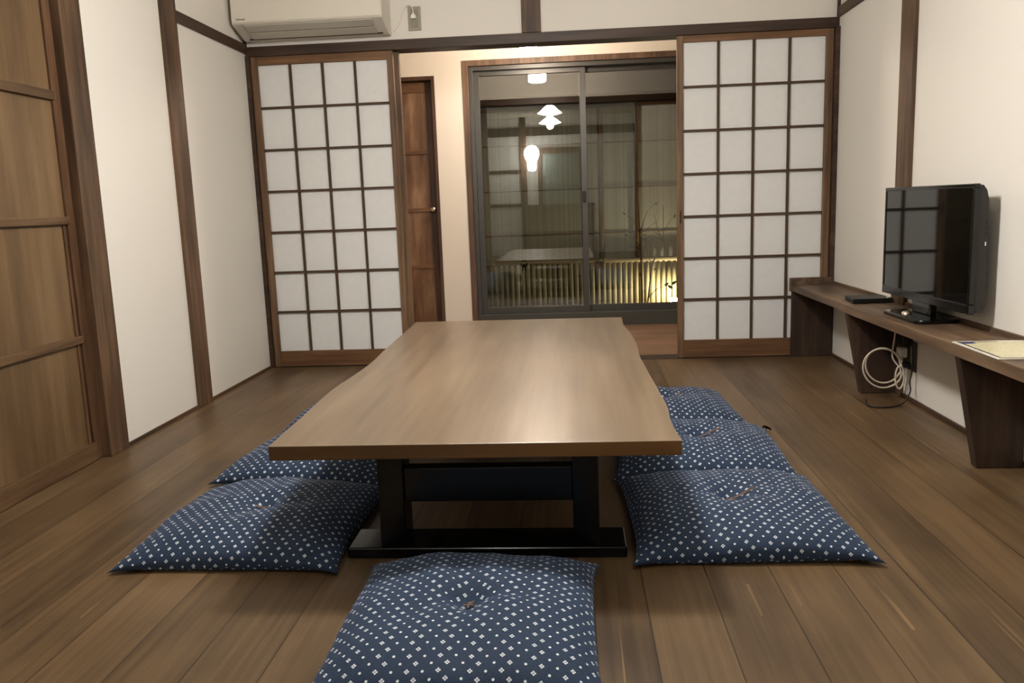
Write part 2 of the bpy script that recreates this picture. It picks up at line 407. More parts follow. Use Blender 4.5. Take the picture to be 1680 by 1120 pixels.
# corridor
CW = plain('corridor_plaster', srgb(228, 220, 208), .9, .2, noise=.02, nscale=2.5, bump=.25)
wx0, wx1, wz1 = -.735, 1.0, 1.914
struct('wall_corridor', MB().box(XL - .3, -1.56, YW, YW + .12, 0, 2.1).box(-1.56, -.938, YW, YW + .12, 1.822, 2.1).box(-.938, wx0, YW, YW + .12, 0, 2.1)
       .box(wx0, wx1, YW, YW + .12, wz1, 2.1).box(wx1, XR + .4, YW, YW + .12, 0, 2.1), CW, 'white corridor wall around the garden window, warmly lit at the top', 'wall')
struct('wall_corridor_left', MB().box(XL - .2, XL - .1, D + .11, YW, 0, 2.1), CW, 'end wall of the corridor behind the left screen', 'wall')
struct('wall_corridor_right', MB().box(XR + .2, XR + .3, D + .11, YW, 0, 2.1), CW, 'end wall of the corridor behind the right screen', 'wall')
struct('ceiling_corridor', MB().box(XL - .3, XR + .4, D + .112, YW + .12, 2.1, 2.15), CW, 'white corridor ceiling above the garden window', 'ceiling')

# door_2 (corridor)
d2 = thing('door_2', (-1.24, YW + .05, 0), 'narrow dark wooden panel door beside the left paper screen', 'door', kind='structure')
build('door_frame', MB().box(-.962, -.938, YW - .008, YW + .09, 0, 1.822).box(-1.56, -.962, YW - .008, YW + .09, 1.795, 1.822).box(-1.56, -1.536, YW - .008, YW + .09, 0, 1.795), DOOR2F, d2, bevel=.002)
yd = YW + .055
build('door_stile', MB().box(-1.015, -.966, yd, yd + .03, .004, 1.79), DOOR2F, d2, bevel=.002)
build('door_stile', MB().box(-1.532, -1.48, yd, yd + .03, .004, 1.79), DOOR2F, d2, bevel=.002)
for z0, z1 in ((.004, .05), (.455, .48), (.872, .898), (1.285, 1.31), (1.72, 1.79)):
    build('door_rail', MB().box(-1.48, -1.015, yd - .002, yd + .03, z0, z1), SHOJI_H, d2, bevel=.002)
for z0, z1 in ((.05, .455), (.48, .872), (.898, 1.285), (1.31, 1.72)):
    build('board_panel', MB().box(-1.482, -1.013, yd + .008, yd + .018, z0, z1), DOOR2P, d2)
kn = MB(); kn.tube([(-.99, yd, .885), (-.99, yd - .035, .885)], .008, 12)
kb = build('door_knob', kn, STEEL, d2)
kn = MB(); prof = [(.001, 0), (.017, .004), (.022, .014), (.018, .026), (.006, .03)]
kn.lathe(0, 0, prof, 20, True)
for v in kn.bm.verts: v.co = Vector((-.99 + v.co.x, yd - .03 - v.co.z, .885 + v.co.y))
build('knob_ball', kn, STEEL, kb, smooth=True)
struct('baseboard_corridor', MB().box(-.938, wx0, YW - .008, YW, 0, .03), BEAMX, 'thin dark skirting between corridor door and window', 'skirting')

# window_1
w1 = thing('window_1', (.13, YW + .06, 0), 'two-pane aluminium sliding window facing the night garden', 'window', kind='structure')
ca = MB().box(wx0, wx0 + .042, YW - .012, YW + .1, 0, wz1).box(wx1 - .042, wx1, YW - .012, YW + .1, 0, wz1).box(wx0 + .042, wx1 - .042, YW - .012, YW + .1, wz1 - .04, wz1)
build('casing', ca, CASING, w1, bevel=.003)
ix0, ix1, iz1 = wx0 + .042, wx1 - .042, wz1 - .04
fr = MB().box(ix0, ix0 + .03, YW + .01, YW + .13, .1, iz1).box(ix1 - .03, ix1, YW + .01, YW + .13, .1, iz1).box(ix0 + .03, ix1 - .03, YW + .01, YW + .13, iz1 - .03, iz1)
build('outer_frame', fr, ALU, w1, bevel=.002)
build('sill', MB().box(ix0, ix1, YW - .006, YW + .14, 0, .1), ALUD, w1, bevel=.003)
def sash(x0, x1, y, nm='sash', ws=.042):
    z0, z1 = .1, iz1 - .028
    s = build(nm, MB().box(x0, x0 + ws, y, y + .03, z0, z1).box(x1 - ws, x1, y, y + .03, z0, z1).box(x0 + ws, x1 - ws, y, y + .03, z1 - .035, z1).box(x0 + ws, x1 - ws, y, y + .03, z0, z0 + .045), ALU, w1, bevel=.002)
    build('glass_pane', MB().box(x0 + ws - .005, x1 - ws + .005, y + .013, y + .017, z0 + .04, z1 - .03), GLASS, s)
    return s
s1 = sash(ix0 + .028, .135, YW + .048)
s2 = sash(.088, ix1 - .028, YW + .09)
build('latch', MB().box(.098, .122, YW + .034, YW + .05, .90, .98), BLK, w1, bevel=.003)

# ------------------------------------------------------------------ garden outside
struct('ground', MB().box(-4, 4, YW + .12, 9.5, -.3, -.22), SOIL, 'dark gravel of the small night garden', 'ground')
FY = 7.5
fence = thing('bamboo_fence', (.1, FY, -.22), 'low fence of upright bamboo canes glowing in the garden light', 'fence')
x = -1.5
k = 0
while x < 1.62:
    r = .0215 + random.uniform(-.0015, .0015)
    c = MB(); zt = .36 + random.uniform(-.004, .004)
    pr = []
    zz = -.22
    c.tube([(x, FY, zz), (x, FY, zt)], r, 12)
    build('cane', c, BAMBOO, fence, smooth=False)
    for p_ in fence.children[-1].data.polygons: p_.use_smooth = len(p_.vertices) == 4
    x += .0485; k += 1
for z, dy in ((.375, -.0), (-.03, -.036)):
    b = build('rail', MB().tube([(-1.55, FY + dy, z), (1.65, FY + dy, z)], .024 if z > 0 else .018, 12), BAMBOOH, fence)
for xx in (.27, -.42, -1.1, .98):
    kk = MB()
    kk.tube([(xx + .028 * math.cos(a * .7), FY - .02 + .03 * math.sin(a * .7) * .3, .372 + .028 * math.sin(a * .7)) for a in range(10)], .006, 6)
    kk.tube([(xx, FY - .03, .37), (xx - .018, FY - .034, .31)], .005, 6); kk.tube([(xx, FY - .03, .37), (xx + .02, FY - .034, .315)], .005, 6)
    build('rope_knot', kk, ROPE, fence)
RY = FY + .11
n_ = 0
labs = ['pale reed screen panel left of the narrow pole, behind the bamboo canes', 'pale reed screen panel between the two brown poles', 'grey reed screen panel behind the bare shrub']
for (a, b) in ((-1.6, .262), (.30, .585), (.615, 1.7)):
    rs = thing('reed_screen', ((a + b) / 2, RY, -.2), labs[n_], 'reed screen')
    build('reed_mat', MB().box(a, b, RY, RY + .012, -.2, 1.72), REED, rs)
    for z in (.62, 1.02, 1.42):
        build('binding_rail', MB().tube([(a, RY - .01, z), (b, RY - .01, z)], .006, 8), POLE, rs)
    n_ += 1
pl_lab = ['smoked bamboo pole seen just right of the middle window frame', 'smoked bamboo pole behind the bare shrub', 'smoked bamboo pole behind the left window pane']
for i, (xx, w) in enumerate(((.285, .019), (.603, .014))):
    PYY = RY - .05
    o = MB().tube([(xx, PYY, -.22), (xx + .004, PYY, .6), (xx, PYY, 1.715)], w, 12)
    po = build('bamboo_pole', o, POLE, origin=(xx, PYY, -.22), smooth=False)
    tag(po, pl_lab[i], 'bamboo pole')
    for z in (.32, .75, 1.15, 1.5):
        build('node_ring', MB().tube([(xx + .002, PYY, z), (xx + .002, PYY, z + .012)], w + .003, 12), POLE, po)
struct('wall_garden', MB().box(-3, 3.2, RY + .06, RY + .16, -.3, 1.73).box(-3, 3.2, RY - .10, RY + .16, 1.725, 1.835), NIGHT, 'dark boarded garden wall with a dark top beam', 'wall')

tree = thing('bare_shrub', (.63, 7.25, -.22), 'thin bare shrub standing in the garden light', 'shrub')
tk = MB(); tk.tube([(.615, 7.25, -.22), (.617, 7.25, .1), (.612, 7.25, .35), (.60, 7.24, .62), (.59, 7.24, .9)], .012, 8, .003)
build('trunk', tk, BARK, tree)
tk = MB(); tk.tube([(.645, 7.24, -.22), (.668, 7.24, .05), (.70, 7.24, .33), (.735, 7.24, .42), (.78, 7.23, .47), (.80, 7.23, .62), (.80, 7.22, .85)], .009, 8, .002)
build('trunk', tk, BARK, tree)
br = [[(.612, 7.25, .36), (.66, 7.24, .58), (.70, 7.24, .60), (.75, 7.24, .57)], [(.61, 7.25, .5), (.55, 7.22, .58), (.50, 7.22, .6)],
      [(.70, 7.24, .33), (.66, 7.2, .45), (.63, 7.2, .7)], [(.60, 7.24, .62), (.66, 7.22, .80), (.72, 7.22, .86)], [(.80, 7.23, .62), (.86, 7.22, .72), (.9, 7.2, .74)],
      [(.67, 7.24, .06), (.73, 7.22, .13), (.80, 7.2, .16), (.86, 7.2, .17)], [(.60, 7.24, .62), (.53, 7.22, .75), (.48, 7.2, .78)], [(.79, 7.23, .55), (.74, 7.2, .68), (.72, 7.2, .78)]]
for q in range(9):
    x0 = random.uniform(.60, .80); z0 = random.uniform(.42, .7); sg = random.choice((-1, 1)); L = random.uniform(.08, .16)
    br.append([(x0, 7.24, z0), (x0 + sg * L * .5, 7.22, z0 + random.uniform(.02, .07)), (x0 + sg * L, 7.2, z0 + random.uniform(.0, .12))])
for b in br: build('branch', MB().tube(b, .0045, 6, .0015), BARK, tree)
def leaf(p, a, s):
    m = MB(); vs = []
    for (u, v) in ((0, 0), (.35, .22), (.75, .16), (1, 0), (.75, -.16), (.35, -.22)):
        vs.append(m.bm.verts.new((p[0] + s * (u * math.cos(a) - v * math.sin(a)), p[1] - .1 * s * abs(v), p[2] + s * (u * math.sin(a) + v * math.cos(a)))))
    m.bm.faces.new(vs); return m
for p, a, s in (((.80, 7.2, .165), .5, .05), ((.83, 7.2, .165), -.5, .055), ((.86, 7.2, .17), .6, .06), ((.88, 7.19, .74), 1.0, .04), ((.75, 7.24, .57), -.3, .035), ((.50, 7.22, .6), 2.6, .04), ((.72, 7.22, .86), .4, .04), ((.60, 7.24, .28), -1.4, .04), ((.48, 7.2, .78), 2.4, .04), ((.71, 7.2, .3), .6, .03)):
    build('leaf', leaf(p, a, s), LEAF, tree)
gl = thing('garden_spotlight', (.895, 7.29, -.22), 'bright garden spotlight at the foot of the bamboo fence', 'spotlight')
build('stake', MB().tube([(.895, 7.29, -.22), (.895, 7.29, -.05)], .012, 10), BLK, gl)
build('lamp_head', MB().tube([(.895, 7.25, -.05), (.895, 7.28, .005)], .035, 16), BLK, gl)
m = MB(); m.lathe(0, 0, [(.001, .0), (.03, .003), (.036, .02), (.03, .036), (.001, .042)], 20)
for v in m.bm.verts: v.co = Vector((.895, 7.28, .01)) + v.co
build('lens', m, emitter('garden_lamp_glow', (1, .9, .62, 1), 60), gl, smooth=True)

# ------------------------------------------------------------------ low table
tb = thing('low_table', (-.235, 2.9, 0), 'long low wooden dining table with black underframe, centre of the room', 'table')
Lx = [(1.838, -.722), (2.0, -.728), (2.121, -.731), (2.30, -.740), (2.483, -.743), (2.66, -.733), (2.828, -.727), (2.97, -.729), (3.112, -.736), (3.35, -.742), (3.556, -.745), (3.78, -.752), (3.94, -.757)]
Rx = [(1.838, .243), (1.911, .240), (2.011, .239), (2.155, .247), (2.336, .245), (2.597, .240), (2.909, .236), (3.05, .243), (3.183, .246), (3.431, .241), (3.62, .232), (3.74, .230), (3.925, .236)]
def cr(pts, n=6):
    out = []
    for i in range(len(pts) - 1):
        p0 = pts[max(0, i - 1)]; p1 = pts[i]; p2 = pts[i + 1]; p3 = pts[min(len(pts) - 1, i + 2)]
        for j in range(n):
            t = j / n
            x = .5 * (2 * p1[1] + (p2[1] - p0[1]) * t + (2 * p0[1] - 5 * p1[1] + 4 * p2[1] - p3[1]) * t * t + (3 * p1[1] - p0[1] - 3 * p2[1] + p3[1]) * t ** 3)
            out.append((x, p1[0] + (p2[0] - p1[0]) * t))
    out.append((pts[-1][1], pts[-1][0])); return out
outl = cr(Rx) + cr(Lx)[::-1]
top = build('tabletop', MB().prism(outl, 'z', .315, .35), TOP, tb, bevel=.002)
top.data.materials.append(TOPEDGE)
for p_ in top.data.polygons:
    if abs(p_.normal.z) < .5: p_.material_index = 1
for y0, y1 in ((1.995, 2.12), (3.62, 3.745)):
    build('foot_plate', MB().box(-.594, .126, y0 - .003, y1 + .003, .001, .03), BLACK, tb, bevel=.004)
    for x0 in (-.505, -.009):
        build('leg', MB().box(x0, x0 + .066, y0, y1 - .03, .03, .315), BLACK, tb, bevel=.003)
    build('cross_rail', MB().box(-.44, -.008, y0 + .012, y0 + .055, .148, .238), BLACK, tb, bevel=.003)
for x0 in (-.485, .012):
    build('side_stretcher', MB().box(x0, x0 + .028, 2.09, 3.62, .262, .31), BLACK, tb, bevel=.003)

# ------------------------------------------------------------------ floor cushions
def cushion_mesh(name, w, d, seed, H=.088, zs=.011, dimple=.03, cx=0, cy=0):
    rnd = random.Random(seed)
    N = 48
    bm = bmesh.new(); uvl = bm.loops.layers.uv.new('UVMap')
    ph = [rnd.uniform(0, 6.28) for _ in range(8)]
    def P(u, v, top):
        fu, fv = 1 - abs(u) ** 2.6, 1 - abs(v) ** 2.6
        f = max(0, fu * fv)
        pinch = .045
        x = w / 2 * u * (1 - pinch * (1 - abs(v) ** 3) * abs(u) ** 6)
        y = d / 2 * v * (1 - pinch * (1 - abs(u) ** 3) * abs(v) ** 6)
        # pulled-out corner ears
        cn = (abs(u) * abs(v)) ** 10
        x *= 1 + .035 * cn; y *= 1 + .035 * cn
        r = math.hypot(u - cx, v - cy)
        wr = .0028 * math.sin(5 * u + 3 * v + ph[0]) + .0022 * math.sin(9 * v - 4 * u + ph[1]) + .0018 * math.sin(13 * u + 2 * v + ph[2])
        edge = abs(u) ** 8 + abs(v) ** 8
        ang = math.atan2(v - cy, u - cx)
        seamz = zs * (1 - .45 * cn) + .004 * (1 + math.sin(4 * ang + ph[3])) * min(1, edge)
        if top:
            z = seamz + H * f ** .48
            z -= dimple * math.exp(-(r / .13) ** 2) + dimple * .45 * math.exp(-(r / .42) ** 2)
            z += wr * f ** .5 * 1.3
            z += .0035 * math.cos(4 * ang + ph[4]) * math.exp(-(r / .35) ** 2) * min(1, r * 6) + .002 * math.cos(7 * ang + ph[5]) * math.exp(-((r - .3) / .25) ** 2)
            # puckers along the seam
            if edge > .05:
                z += .0016 * math.sin((u * 30 if abs(v) > abs(u) else v * 30) + ph[6]) * min(1, edge) * (1 - min(1, cn))
        else:
            z = max(.001, seamz * (1 - min(1, f * 7) ** .6))
        return Vector((x, y, z))
    def warp(t):   # denser near the edges
        return math.sin(t * math.pi / 2) * .55 + t * .45
    g = {}
    for s in (1, 0):
        for i in range(N + 1):
            for j in range(N + 1):
                u, v = warp(-1 + 2 * i / N), warp(-1 + 2 * j / N)
                if s == 0 and (i in (0, N) or j in (0, N)):
                    g[s, i, j] = g[1, i, j]
                else:
                    g[s, i, j] = bm.verts.new(P(u, v, s == 1))
    su = {}; sv = {}
    for j in range(N + 1):
        for (dct, key) in ((su, lambda a: (a, j)), (sv, lambda a: (j, a))):
            acc = 0; dct[key(0)] = 0
            for a in range(1, N + 1):
                acc += (g[(1,) + key(a)].co - g[(1,) + key(a - 1)].co).length; dct[key(a)] = acc
            mid = dct[key(N // 2)]
            for a in range(N + 1): dct[key(a)] -= mid
    for s in (1, 0):
        for i in range(N):
            for j in range(N):
                q = [(i, j), (i + 1, j), (i + 1, j + 1), (i, j + 1)]
                if s == 0: q = q[::-1]
                f = bm.faces.new([g[s, a, b] for a, b in q]); f.smooth = True
                for l, (a, b) in zip(f.loops, q):
                    l[uvl].uv = (su[a, b] + 3 + .013 * seed, sv[a, b] + 3 + .007 * seed)
    me = bpy.data.meshes.new(name); bm.to_mesh(me); bm.free(); me.materials.append(CLOTH)
    return me
def cushion(x, y, rz, label, seed, w=.57, d=.60, z=0, tilt=(0, 0), tuft=True, tl=.04, ta=.3, H=.088, cx=0, cy=0, group=None):
    o = bpy.data.objects.new('floor_cushion', cushion_mesh('floor_cushion', w, d, seed, H=H, cx=cx, cy=cy)); C.objects.link(o)
    o.location = (x, y, z); o.rotation_euler = (tilt[0], tilt[1], rz)
    tag(o, label, 'cushion', 'indigo dotted floor cushions around the low table')
    zc = .011 + H - .03 * 1.45 + .001
    # tuft stitch: short crossed threads with loose tail lying in the dimple
    m = MB(); px, py = cx * w / 2, cy * d / 2
    m.tube([(px - .012, py, zc + .005), (px, py, zc + .006), (px + .012, py, zc + .005)], .0018, 6)
    m.tube([(px, py - .012, zc + .005), (px, py, zc + .007), (px, py + .012, zc + .005)], .0018, 6)
    for dy_ in (0, .006):
        pts = []
        for t in range(7):
            s = t / 6; r = tl * s
            pts.append((px + r * math.cos(ta + dy_ * 12), py + r * math.sin(ta + dy_ * 12) + dy_ * s, zc + .007 + .030 * (1 - math.exp(-(2 * r / w / .2) ** 2)) * 1.0 + .002))
        m.tube(pts, .0013, 6)
    bm = m.bm; me = bpy.data.meshes.new('tuft'); bm.to_mesh(me); bm.free(); me.materials.append(THREAD)
    tf = bpy.data.objects.new('tuft', me); C.objects.link(tf); tf.parent = o
    return o
R_ = math.radians
cushion(-.232, 1.625, R_(0), 'indigo dotted floor cushion nearest the viewer, at the table head', 1, .555, .60, cy=-.02, tl=.012)
cushion(-.885, 2.20, R_(-1), 'indigo dotted floor cushion, frontmost of the three left of the table', 2, .58, .60, tl=.03, ta=3.3)
cushion(-.90, 2.83, R_(-4), 'indigo dotted floor cushion, middle of the three left of the table', 3, .58, .58)
cushion(-.893, 3.44, R_(-1), 'indigo dotted floor cushion, farthest of the three left of the table', 4, .58, .58)
cushion(.430, 2.235, R_(1), 'indigo dotted floor cushion, frontmost of the three right of the table', 5, .585, .61, tl=.07, ta=.25)
mid = cushion(.425, 2.845, R_(-2.0), 'indigo dotted floor cushion, middle of the three right of the table', 6, .58, .58, tl=.085, ta=.2)
tm = MB()
for q in range(9):
    a = .2 + q * .12
    tm.tube([(.281, .283, .022), (.281 + .016 * math.cos(a), .283 + .016 * math.sin(a), .024), (.281 + .034 * math.cos(a), .283 + .034 * math.sin(a), .010 + .002 * (q % 3))], .0028, 6)
tme_ = bpy.data.meshes.new('corner_tassel'); tm.bm.to_mesh(tme_); tm.bm.free(); tme_.materials.append(ROPE)
to_ = bpy.data.objects.new('corner_tassel', tme_); C.objects.link(to_); to_.parent = mid; to_['label'] = 'black corner tassel'
cushion(.375, 3.42, R_(2), 'indigo dotted floor cushion, farthest of the three right of the table', 8, .58, .56, tl=.07, ta=.12)

# ------------------------------------------------------------------ wall shelf
sx, zs0, zs1 = 1.212, .368, .405
ws = thing('wall_shelf', (1.33, 4.2, 0), 'far half of the low brown wall shelf, ending at the right paper screen', 'shelf')
build('shelf_board', MB().prism([(sx + .008, D - .026), (XR, D - .026), (XR, 3.70), (sx + .15, 3.70), (sx + .008, 3.86)], 'z', zs0, zs1), SHELF, ws, bevel=.002)
build('back_strip', MB().box(sx - .004, XR, D - .025, D - .002, zs0, .442), SHELF, ws, bevel=.002)
build('leg', MB().box(sx + .006, XR - .002, D - .030, D - .006, 0.001, zs0), SHELFLEG, ws, bevel=.002)
build('wall_strip', MB().box(XR - .012, XR, 3.81, D - .026, zs1, zs1 + .014), SHELF, ws)
ws2 = thing('wall_shelf', (1.33, 3.0, 0), 'near half of the low brown wall shelf, carrying the television', 'shelf')
build('shelf_board', MB().prism([(sx, 3.845), (sx + .145, 3.695), (XR, 3.695), (XR, 1.9), (sx + .005, 1.9)], 'z', zs0 - .002, zs1), SHELF, ws2, bevel=.002)
build('wall_strip', MB().box(XR - .012, XR, 1.9, 3.655, zs1, zs1 + .014), SHELF, ws2)
for y0 in (3.735, 2.66, 1.95):
    build('leg', MB().prism([(sx + .008, zs0 - .002), (XR - .012, zs0 - .002), (XR - .012, .001), (1.29, .001)], 'y', y0, y0 + .04), SHELFLEG, ws2, bevel=.002)

# television
TVP = thing('television', (1.35, 3.25, zs1), 'black flat-screen television standing on the wall shelf', 'television')
# local frame: screen from A (far) to B (near)
A, B = Vector((1.335, 3.655, 0)), Vector((1.347, 2.90, 0))
dirv = (B - A).normalized(); nrm = Vector((-dirv.y, dirv.x, 0)); nrm = nrm if nrm.x < 0 else -nrm   # towards room
Wt = (B - A).length; zb, ztp = .467, .908
def tvbox(m, s0, s1, d0, d1, z0, z1):
    vs = []
    for z in (z0, z1):
        for d in (d0, d1):
            for s in (s0, s1):
                q = A + dirv * s - nrm * d; vs.append(m.bm.verts.new((q.x, q.y, z)))
    for f in ((0, 2, 3, 1), (4, 5, 7, 6), (0, 1, 5, 4), (2, 6, 7, 3), (0, 4, 6, 2), (1, 3, 7, 5)):
        m.bm.faces.new([vs[i] for i in f])
    return m
bz = MB(); e = .014
tvbox(bz, 0, Wt, 0, .022, ztp - e, ztp); tvbox(bz, 0, Wt, 0, .022, zb, zb + .032); tvbox(bz, 0, e, 0, .022, zb + .032, ztp - e); tvbox(bz, Wt - e, Wt, 0, .022, zb + .032, ztp - e)
build('bezel', bz, TVB, TVP, bevel=.003)
build('screen', tvbox(MB(), e - .002, Wt - e + .002, .003, .010, zb + .03, ztp - e + .002), TVS, TVP)
bk = MB()
prof = [(.022, zb + .004), (.022, ztp - .004), (.034, ztp - .005), (.046, ztp - .022), (.054, ztp - .055), (.057, ztp - .12), (.057, zb + .15), (.060, zb + .14), (.060, zb + .02), (.05, zb + .004)]
lo, hi = [], []
for (d, z) in prof:
    for s, L in ((.004, lo), (Wt - .004, hi)):
        q = A + dirv * s - nrm * d; L.append(bk.bm.verts.new((q.x, q.y, z)))
bk.bm.faces.new(lo); bk.bm.faces.new(hi)
for i in range(len(prof)):
    j = (i + 1) % len(prof); bk.bm.faces.new((lo[i], lo[j], hi[j], hi[i]))
bc = build('back_cover', bk, TVBACK, TVP, bevel=.003)
pt = MB(); tvbox(pt, Wt - .005, Wt - .0028, .046, .050, .70, .713); 
build('side_port', pt, WHITEPL, bc)
pt = MB()
for z in (.735, .755, .775): tvbox(pt, Wt - .005, Wt - .003, .046, .050, z, z + .008)
build('side_button', pt, BLK, bc)
cen = A + dirv * (Wt / 2)
nk = MB(); tvbox(nk, Wt / 2 - .10, Wt / 2 + .06, .012, .04, zs1 + .016, zb + .05)
build('stand_neck', nk, TVB, TVP, bevel=.004)
pl_ = MB()
rr = []
for (sx_, dx_, a0) in ((1, 1, 0), (-1, 1, 90), (-1, -1, 180), (1, -1, 270)):
    for a in range(0, 91, 15):
        aa = math.radians(a0 + a); rr.append(((.165 - .03) * sx_ + .03 * math.cos(aa), (.082 - .03) * dx_ + .03 * math.sin(aa)))
poly = []
for (s, d) in rr:
    q = Vector((1.340, 3.27, 0)) + dirv * s - nrm * d; poly.append((q.x, q.y))
build('stand_base', pl_.prism(poly, 'z', zs1, zs1 + .016), TVB, TVP, bevel=.004)
bt = MB(); bt.lathe(1.303, 3.30, [(.001, zs1 + .028), (.012, zs1 + .026), (.018, zs1 + .020), (.02, zs1 + .015)], 20)
build('stand_cap', bt, STEEL, TVP, smooth=True)

md = thing('media_box', (1.33, 3.80, zs1), 'slim black box lying on the shelf beyond the television', 'media box')
build('case', MB().prism([(1.262, 3.905), (1.425, 3.90), (1.425, 3.76), (1.245, 3.745)], 'z', zs1 + .003, zs1 + .022), BLK, md, bevel=.003)
build('indicator', MB().box(1.40, 1.408, 3.768, 3.776, zs1 + .022, zs1 + .026), WHITEPL, md)
build('rubber_foot', MB().box(1.275, 1.40, 3.77, 3.88, zs1, zs1 + .003), BLK, md)

# information sheet on the shelf
def sheet_mat():
    m, nt, p = mat_new('printed_sheet'); E.nt = nt
    tc = nt.nodes.new('ShaderNodeTexCoord'); sp = nt.nodes.new('ShaderNodeSeparateXYZ'); nt.links.new(tc.outputs['Object'], sp.inputs[0])
    X, Y = E(sp.outputs['X']), E(sp.outputs['Y'])
    row = ((Y / .026) - (Y / .026).floor()).lt(.07)
    nz = nt.nodes.new('ShaderNodeTexNoise'); nz.inputs['Scale'].default_value = 1; nz.inputs['Detail'].default_value = 2
    mp = nt.nodes.new('ShaderNodeMapping'); mp.inputs['Scale'].default_value = (180, 60, 1); nt.links.new(tc.outputs['Object'], mp.inputs[0]); nt.links.new(mp.outputs[0], nz.inputs['Vector'])
    txt = E(nz.outputs['Fac']).gt(.60) * .35
    fac = E.op('MAXIMUM', row * .35, txt)
    mx = nt.nodes.new('ShaderNodeMix'); mx.data_type = 'RGBA'; mx.inputs['A'].default_value = srgb(222, 214, 178); mx.inputs['B'].default_value = srgb(110, 112, 96)
    nt.links.new(fac.s, mx.inputs['Factor']); nt.links.new(mx.outputs['Result'], p.inputs['Base Color']); p.inputs['Roughness'].default_value = .3
    return m
sh = thing('information_sheet', (1.32, 2.56, zs1), 'laminated pale yellow printed sheet lying on the shelf edge', 'printed sheet')
Rz = Matrix.Rotation(R_(-1.0), 3, 'Z')
def rbox(m, x0, x1, y0, y1, z0, z1):
    n0 = len(m.bm.verts); m.box(x0, x1, y0, y1, z0, z1); m.bm.verts.ensure_lookup_table()
    for v in m.bm.verts[n0:]: v.co = Rz @ v.co + Vector((1.322, 2.56, 0))
    return m
build('sleeve', rbox(MB(), -.108, .108, -.152, .152, zs1 + .001, zs1 + .004), plain('laminate', srgb(236, 232, 220), .25, .5), sh)
build('print', rbox(MB(), -.092, .10, -.138, .128, zs1 + .004, zs1 + .0048), sheet_mat(), sh)
build('print_border', rbox(rbox(rbox(MB(), -.098, -.092, -.14, .14, zs1 + .004, zs1 + .0046), -.092, .02, .128, .138, zs1 + .004, zs1 + .0046), -.092, .1, -.144, -.138, zs1 + .004, zs1 + .0046), plain('print_dark', srgb(38, 36, 34), .4), sh)
build('header', rbox(MB(), -.092, -.055, .100, .128, zs1 + .0048, zs1 + .0052), plain('print_blue', srgb(46, 56, 110), .4), sh)

# outlet & cables under the shelf
ol = thing('wall_outlet', (XR, 3.59, .2), 'dark wall outlet plate under the shelf', 'outlet')
build('cover_plate', MB().box(XR - .008, XR, 3.53, 3.66, .135, .262), BROWNPL, ol, bevel=.003)
build('socket', MB().box(XR - .011, XR - .006, 3.55, 3.575, .16, .24), GREYPL, ol, bevel=.001)
ad = thing('power_adapter', (XR - .03, 3.62, .265), 'black power adapter above the outlet under the shelf', 'adapter')
build('adapter_body', MB().box(XR - .045, XR - .0085, 3.57, 3.655, .245, .30), BLK, ad, bevel=.004)
# coil
cab = []
cx_, cy_, cz_, rad = 1.375, 3.615, .155, .075
pts = [(1.385, 3.60, .36), (1.375, 3.60, .27), (1.37, 3.60, .19)]
for k in range(0, 40):
    a = -.2 - k * 2 * math.pi / 18
    rr_ = rad + .006 * math.sin(k * .7) + (.010 if k > 18 else 0)
    pts.append((cx_ - .045 + rr_ * math.cos(a), cy_ - .02 + .01 * math.sin(k * .35), cz_ + rr_ * math.sin(a) - (.012 if k > 18 else 0)))
def spline(pts, n=5):
    P = [Vector(p) for p in pts]; out = []
    for i in range(len(P) - 1):
        p0, p1, p2, p3 = P[max(0, i - 1)], P[i], P[i + 1], P[min(len(P) - 1, i + 2)]
        for j in range(n):
            t = j / n
            out.append(.5 * (2 * p1 + (p2 - p0) * t + (2 * p0 - 5 * p1 + 4 * p2 - p3) * t * t + (3 * p1 - p0 - 3 * p2 + p3) * t ** 3))
    return out + [P[-1]]
def cord(name, pts, r, mat, parent):
    return build(name, MB().tube(spline(pts), r, 8), mat, parent, smooth=True)
cable = thing('coiled_cable', (1.33, 3.62, .06), 'cream cable hanging in a coil from the outlet under the shelf', 'cable')
cord('coil', pts, .0038, BEIGE, cable)
p2 = [(1.40, 3.60, .17)]
for k in range(0, 14):
    a = 1.3 - k * 2 * math.pi / 13
    p2.append((1.388 + .018 * math.cos(a), 3.56, .11 + .05 * math.sin(a)))
p2.append((1.41, 3.6, .19))
cord('loop', p2, .0038, BEIGE, cable)
build('plug', MB().box(XR - .046, XR - .0115, 3.60, 3.64, .185, .228), WHITEPL, cable, bevel=.005)
hc = thing('black_cable', (1.33, 3.5, 0), 'thin black cable hanging from the shelf and looping down to the floor', 'cable')
pc = cord('cord', [(1.415, 3.53, .365), (1.418, 3.525, .30), (1.42, 3.52, .24), (1.42, 3.515, .15), (1.41, 3.51, .10), (1.41, 3.50, .06), (1.38, 3.49, .015), (1.33, 3.47, .005), (1.27, 3.46, .005), (1.24, 3.49, .005), (1.243, 3.53, .008), (1.25, 3.555, .016)], .0032, BLK, hc)
bp_ = thing('black_plug', (XR - .04, 3.6, .16), 'black plug sticking out of the dark outlet under the shelf', 'plug')
build('plug_body', MB().box(XR - .05, XR - .0115, 3.562, 3.59, .150, .172), BLK, bp_, bevel=.005)

